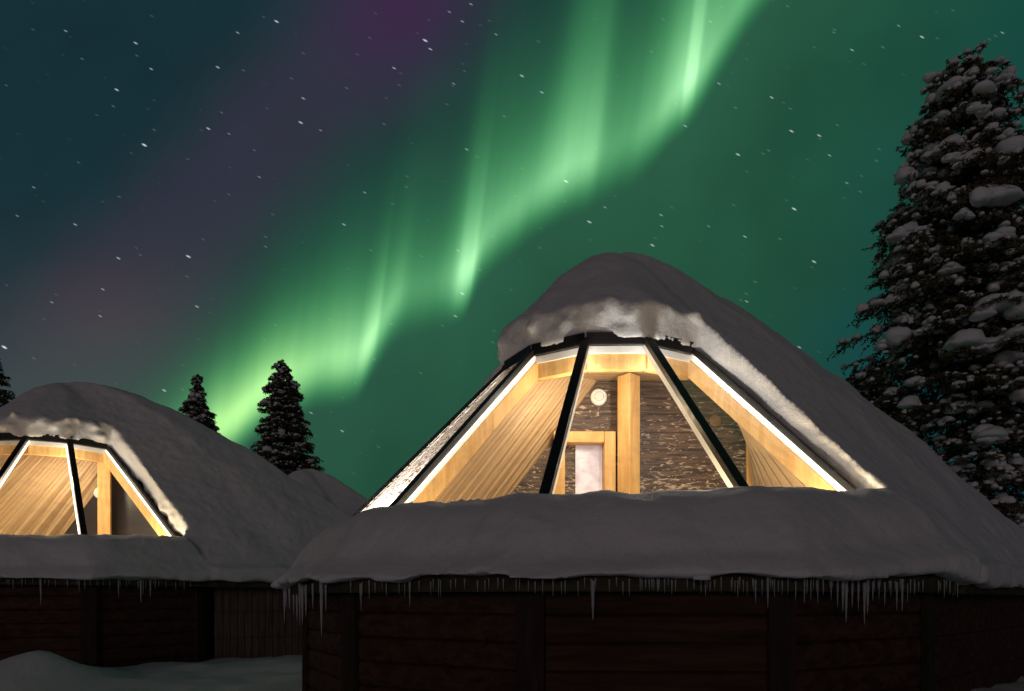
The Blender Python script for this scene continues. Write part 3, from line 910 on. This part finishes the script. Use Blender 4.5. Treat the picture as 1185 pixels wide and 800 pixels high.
# ------------------------------------------------------------------ trees
def ico(sub):
    bm = bmesh.new(); bmesh.ops.create_icosphere(bm, subdivisions=sub, radius=1)
    V = np.array([v.co[:] for v in bm.verts]); Fc = np.array([[v.index for v in f.verts] for f in bm.faces]); bm.free()
    return V, Fc
ICO2, ICO1 = ico(3), ico(2)
def px(x, d): return (x - 592.5) / F * d
def hz(y, d): return CAM_H + (HOR - y) / F * d
class Soup:
    def __init__(s): s.V = []; s.F = []; s.n = 0
    def add(s, V, Fc): s.V.append(V); s.F.append(Fc + s.n); s.n += len(V)
    def build(s, name, m, parent, smooth=False):
        V = np.concatenate(s.V); Fc = np.concatenate(s.F); k = Fc.shape[1]
        me = bpy.data.meshes.new(name)
        me.vertices.add(len(V)); me.vertices.foreach_set('co', V.astype(np.float32).ravel())
        me.loops.add(Fc.size); me.loops.foreach_set('vertex_index', Fc.astype(np.int32).ravel())
        me.polygons.add(len(Fc)); me.polygons.foreach_set('loop_start', np.arange(0, Fc.size, k, dtype=np.int32))
        me.materials.append(m)
        me.update(calc_edges=True); me.validate()
        if smooth: me.polygons.foreach_set('use_smooth', [True] * len(Fc))
        return link(bpy.data.objects.new(name, me), parent)

def make_spruce(loc, height, prof, label, seed, snow=1.0, dens=1.0, lean=0.0, whorl=0.36, lowbare=0.12, big=1.0, pads=()):
    """prof(f): crown radius at fraction f of the height (0 base, 1 tip)"""
    rng = np.random.default_rng(seed)
    root = empty('spruce_tree', loc, label, 'tree')
    axis = lambda z: np.array([lean * (z / height) ** 1.5 * 1.0 + 0.05 * math.sin(z * 0.9 + seed), 0.04 * math.sin(z * 1.3), z])
    mb = MB()
    zs = np.linspace(-0.3, height * 0.97, 14)
    mb.tube([axis(z) for z in zs], [max(0.018, 0.022 * height * (1 - z / height) * 0.62 + 0.01) for z in zs], 10)
    mb.build('trunk', BARK, root, True)
    limbs = MB(); fol = Soup(); sno = Soup()
    def blob(c, r, sq, hi):
        V, Fc = ICO2 if hi else ICO1
        d = V * np.array([r * rng.uniform(0.9, 1.35), r * rng.uniform(0.9, 1.35), r * sq])
        ph = rng.uniform(0, 6, 3); fq = 2.2 / r
        w = 1 + 0.05 * np.sin(d[:, 0:1] * fq * 3.7 + ph[1]) * np.cos(d[:, 2:3] * fq * 4.1 + ph[0]) + 0.16 * np.sin(d[:, 0:1] * fq + ph[0]) * np.sin(d[:, 1:2] * fq + ph[1]) + 0.12 * np.sin(d[:, 2:3] * fq * 1.7 + ph[2]) + rng.normal(0, 0.02, (len(d), 1))
        d = d * w
        lo = d[:, 2] < 0
        d[lo, 2] *= 0.55
        sno.add(d + c, Fc)
    z = height * lowbare
    while z < height * 0.985:
        f = z / height
        rad = prof(f)
        nb = max(4, int((5 + 5 * min(1, rad / 1.6)) * dens))
        off = rng.uniform(0, 6.28)
        for b in range(nb):
            a = off + 6.283 * b / nb + rng.uniform(-0.35, 0.35)
            L = rad * rng.uniform(0.72, 1.12) * (1 + 0.30 * noise.noise(Vector((math.cos(a) * 1.3, math.sin(a) * 1.3, z * 0.55 + seed))))
            if rng.random() < 0.08: L *= 0.6
            zz = z + rng.uniform(-0.18, 0.18)
            A = axis(max(0.05, min(height, zz)))
            droop = rng.uniform(0.28, 0.55) * (1.15 - 0.5 * f)
            dirh = np.array([math.cos(a), math.sin(a), 0])
            side = np.array([-math.sin(a), math.cos(a), 0])
            K = 6
            bp = [A + dirh * (L * u) + np.array([0, 0, -droop * L * u ** 1.2 + 0.25 * droop * L * u ** 3]) for u in np.linspace(0, 1, K)]
            limbs.tube([tuple(p) for p in bp], [max(0.006, 0.028 * (1 - u) * min(1.2, 0.4 + L * 0.3)) for u in np.linspace(0, 1, K)], 5, False)
            # sprays of needles along the limb
            ns = max(4, int(L * 15 * dens))
            for q in range(ns):
                u = rng.uniform(0.12, 1.0) ** 0.7
                i = min(K - 2, int(u * (K - 1))); fr_ = u * (K - 1) - i
                p = bp[i] * (1 - fr_) + bp[i + 1] * fr_
                w = (1 - 0.55 * u) * L * 0.42 * rng.uniform(0.25, 1.0)
                sgn = rng.choice((-1, 1))
                tip = p + side * sgn * w + dirh * w * 0.45 + np.array([0, 0, -0.35 * w - rng.uniform(0, 0.10)])
                n = 9 + int(22 * w)
                tt_ = rng.uniform(0, 1, n)[:, None]
                c0 = p + (tip - p) * tt_
                dr = rng.normal(0, 1, (n, 3)) * np.array([1, 1, 0.7]) + (tip - p) / (np.linalg.norm(tip - p) + 1e-6) * 0.7 + np.array([0, 0, -0.35])
                dr /= np.linalg.norm(dr, axis=1)[:, None]
                ln = rng.uniform(0.05, 0.12, n)[:, None]
                pe = np.cross(dr, rng.normal(0, 1, (n, 3))); pe /= np.linalg.norm(pe, axis=1)[:, None]
                wd = rng.uniform(0.009, 0.024, n)[:, None]
                V = np.stack([c0 - pe * wd, c0 + pe * wd, c0 + dr * ln], 1).reshape(-1, 3)
                fol.add(V, np.arange(3 * n).reshape(-1, 3))
                if rng.random() < 0.38 * snow:
                    c = p + (tip - p) * rng.uniform(0.35, 1.05) + np.array([0, 0, 0.02])
                    blob(c, rng.uniform(0.028, 0.040 + 0.05 * rng.random() ** 2) * big, rng.uniform(0.75, 1.15), False)
            # pillows of snow lying on the limb
            if rng.random() < 0.42 * snow:
                nbk = rng.integers(1, 4)
                for _ in range(nbk):
                    u = rng.uniform(0.4, 1.0)
                    i = min(K - 2, int(u * (K - 1))); fr_ = u * (K - 1) - i
                    p = bp[i] * (1 - fr_) + bp[i + 1] * fr_
                    r = rng.uniform(0.07, 0.12 + 0.13 * rng.random() ** 3) * (0.55 + 0.45 * min(1, L / 1.3)) * big
                    blob(p + np.array([0, 0, r * 0.3]) + side * rng.uniform(-0.1, 0.1), r, rng.uniform(0.7, 1.1), True)
        z += whorl * rng.uniform(0.75, 1.2) * (0.55 + 0.45 * (1 - f))
    for (bx_, by_, bw) in pads:      # heavy pads of snow bending the outer boughs
        d = loc[1] - 1.5; wx = px(bx_, d) - loc[0]; wz = hz(by_, d)
        f = wz / height; dd = max(0.2, math.sqrt(max(0.04, (prof(f) * 0.9) ** 2 - min(wx - axis(wz)[0], 9) ** 2 * 0.8)))
        c = np.array([px(bx_, loc[1] - dd) - loc[0], -dd, hz(by_, loc[1] - dd)])
        limbs.tube([tuple(axis(min(height * 0.97, c[2] + 0.25))), tuple(c)], [0.03, 0.012], 5, False)
        w = bw / F * (loc[1] - dd) / 2
        for q in range(7):
            u = rng.uniform(-1, 1)
            blob(c + np.array([u * w * 0.8, rng.uniform(-0.3, 0.3) * w, -abs(u) * w * 0.35 + rng.uniform(-0.15, 0.1) * w]), w * rng.uniform(0.38, 0.6) * (1 - 0.3 * abs(u)), rng.uniform(0.7, 1.0), True)
    fol.build('crown', NEEDLE, root)
    limbs.build('limbs', BARK, root, True)
    tag(sno.build('snow_load', SNOW, root, True), kind='stuff')
    return root, blob


def lerp_prof(pts):
    xs, ys = zip(*pts)
    return lambda f: float(np.interp(f, xs, ys))

D1 = 15.0
make_spruce((px(1143, D1), D1, 0), hz(62, D1), lerp_prof([(0, 1.9), (0.25, 1.6), (0.40, 1.8), (0.52, 2.25), (0.68, 2.05), (0.8, 1.6), (0.9, 1.15), (0.97, 0.7), (1, 0.3)]),
            'tall snow laden spruce towering beside the near cabin at right', 3, 1.0, 1.35, lean=-0.6, big=1.2, pads=[(1158, 352, 62), (1124, 393, 56), (1130, 124, 26), (1083, 176, 28), (1102, 182, 22), (1150, 224, 52), (1053, 266, 40), (1118, 246, 24), (1160, 272, 40), (1045, 330, 26), (1110, 470, 34), (1165, 156, 20), (1030, 395, 30), (1060, 440, 26), (1150, 505, 30), (1100, 310, 24), (1070, 225, 20)])
D2 = 27.0
make_spruce((px(329, D2), D2, 0), hz(417, D2), lerp_prof([(0, 1.7), (0.45, 1.6), (0.62, 1.45), (0.68, 1.2), (0.73, 0.92), (0.9, 0.76), (0.95, 0.40), (1, 0.15)]),
            'slender dark spruce with narrow tip against the brightest green glow', 8, 0.6, 2.4, big=0.95, lowbare=0.3)
make_spruce((px(230, D2), D2, 0), hz(430, D2), lerp_prof([(0, 1.5), (0.6, 1.2), (0.82, 0.80), (0.87, 0.52), (0.91, 0.26), (0.97, 0.2), (1, 0.12)]),
            'small dark spruce tip poking above the left cabin roof', 9, 0.6, 2.4, big=0.9, lowbare=0.4)
D3 = 24.0
make_spruce((px(-14, D3), D3, 0), hz(398, D3), lerp_prof([(0, 1.9), (0.6, 1.5), (0.8, 1.0), (0.92, 0.55), (1, 0.2)]),
            'dark spruce cut by the left edge of the photo', 10, 0.35, 1.4, big=1.2, lowbare=0.35)
make_spruce((px(48, D3 + 4), D3 + 4, 0), hz(462, D3 + 4), lerp_prof([(0, 1.9), (0.6, 1.8), (0.85, 1.3), (1, 0.4)]),
            'low dark spruce almost hidden behind the left cabin peak', 12, 0.5, 1.4, big=1.0, lowbare=0.5)
make_spruce((px(1005, 26), 26, 0), hz(418, 26), lerp_prof([(0, 2.4), (0.6, 2.2), (0.85, 1.4), (1, 0.4)]),  # added tree; its silhouette stands in for a dark patch of sky
            'low spruce added in place of the dark sky patch beside the tall spruce', 14, 0.35, 1.8, big=0.8, lowbare=0.4)
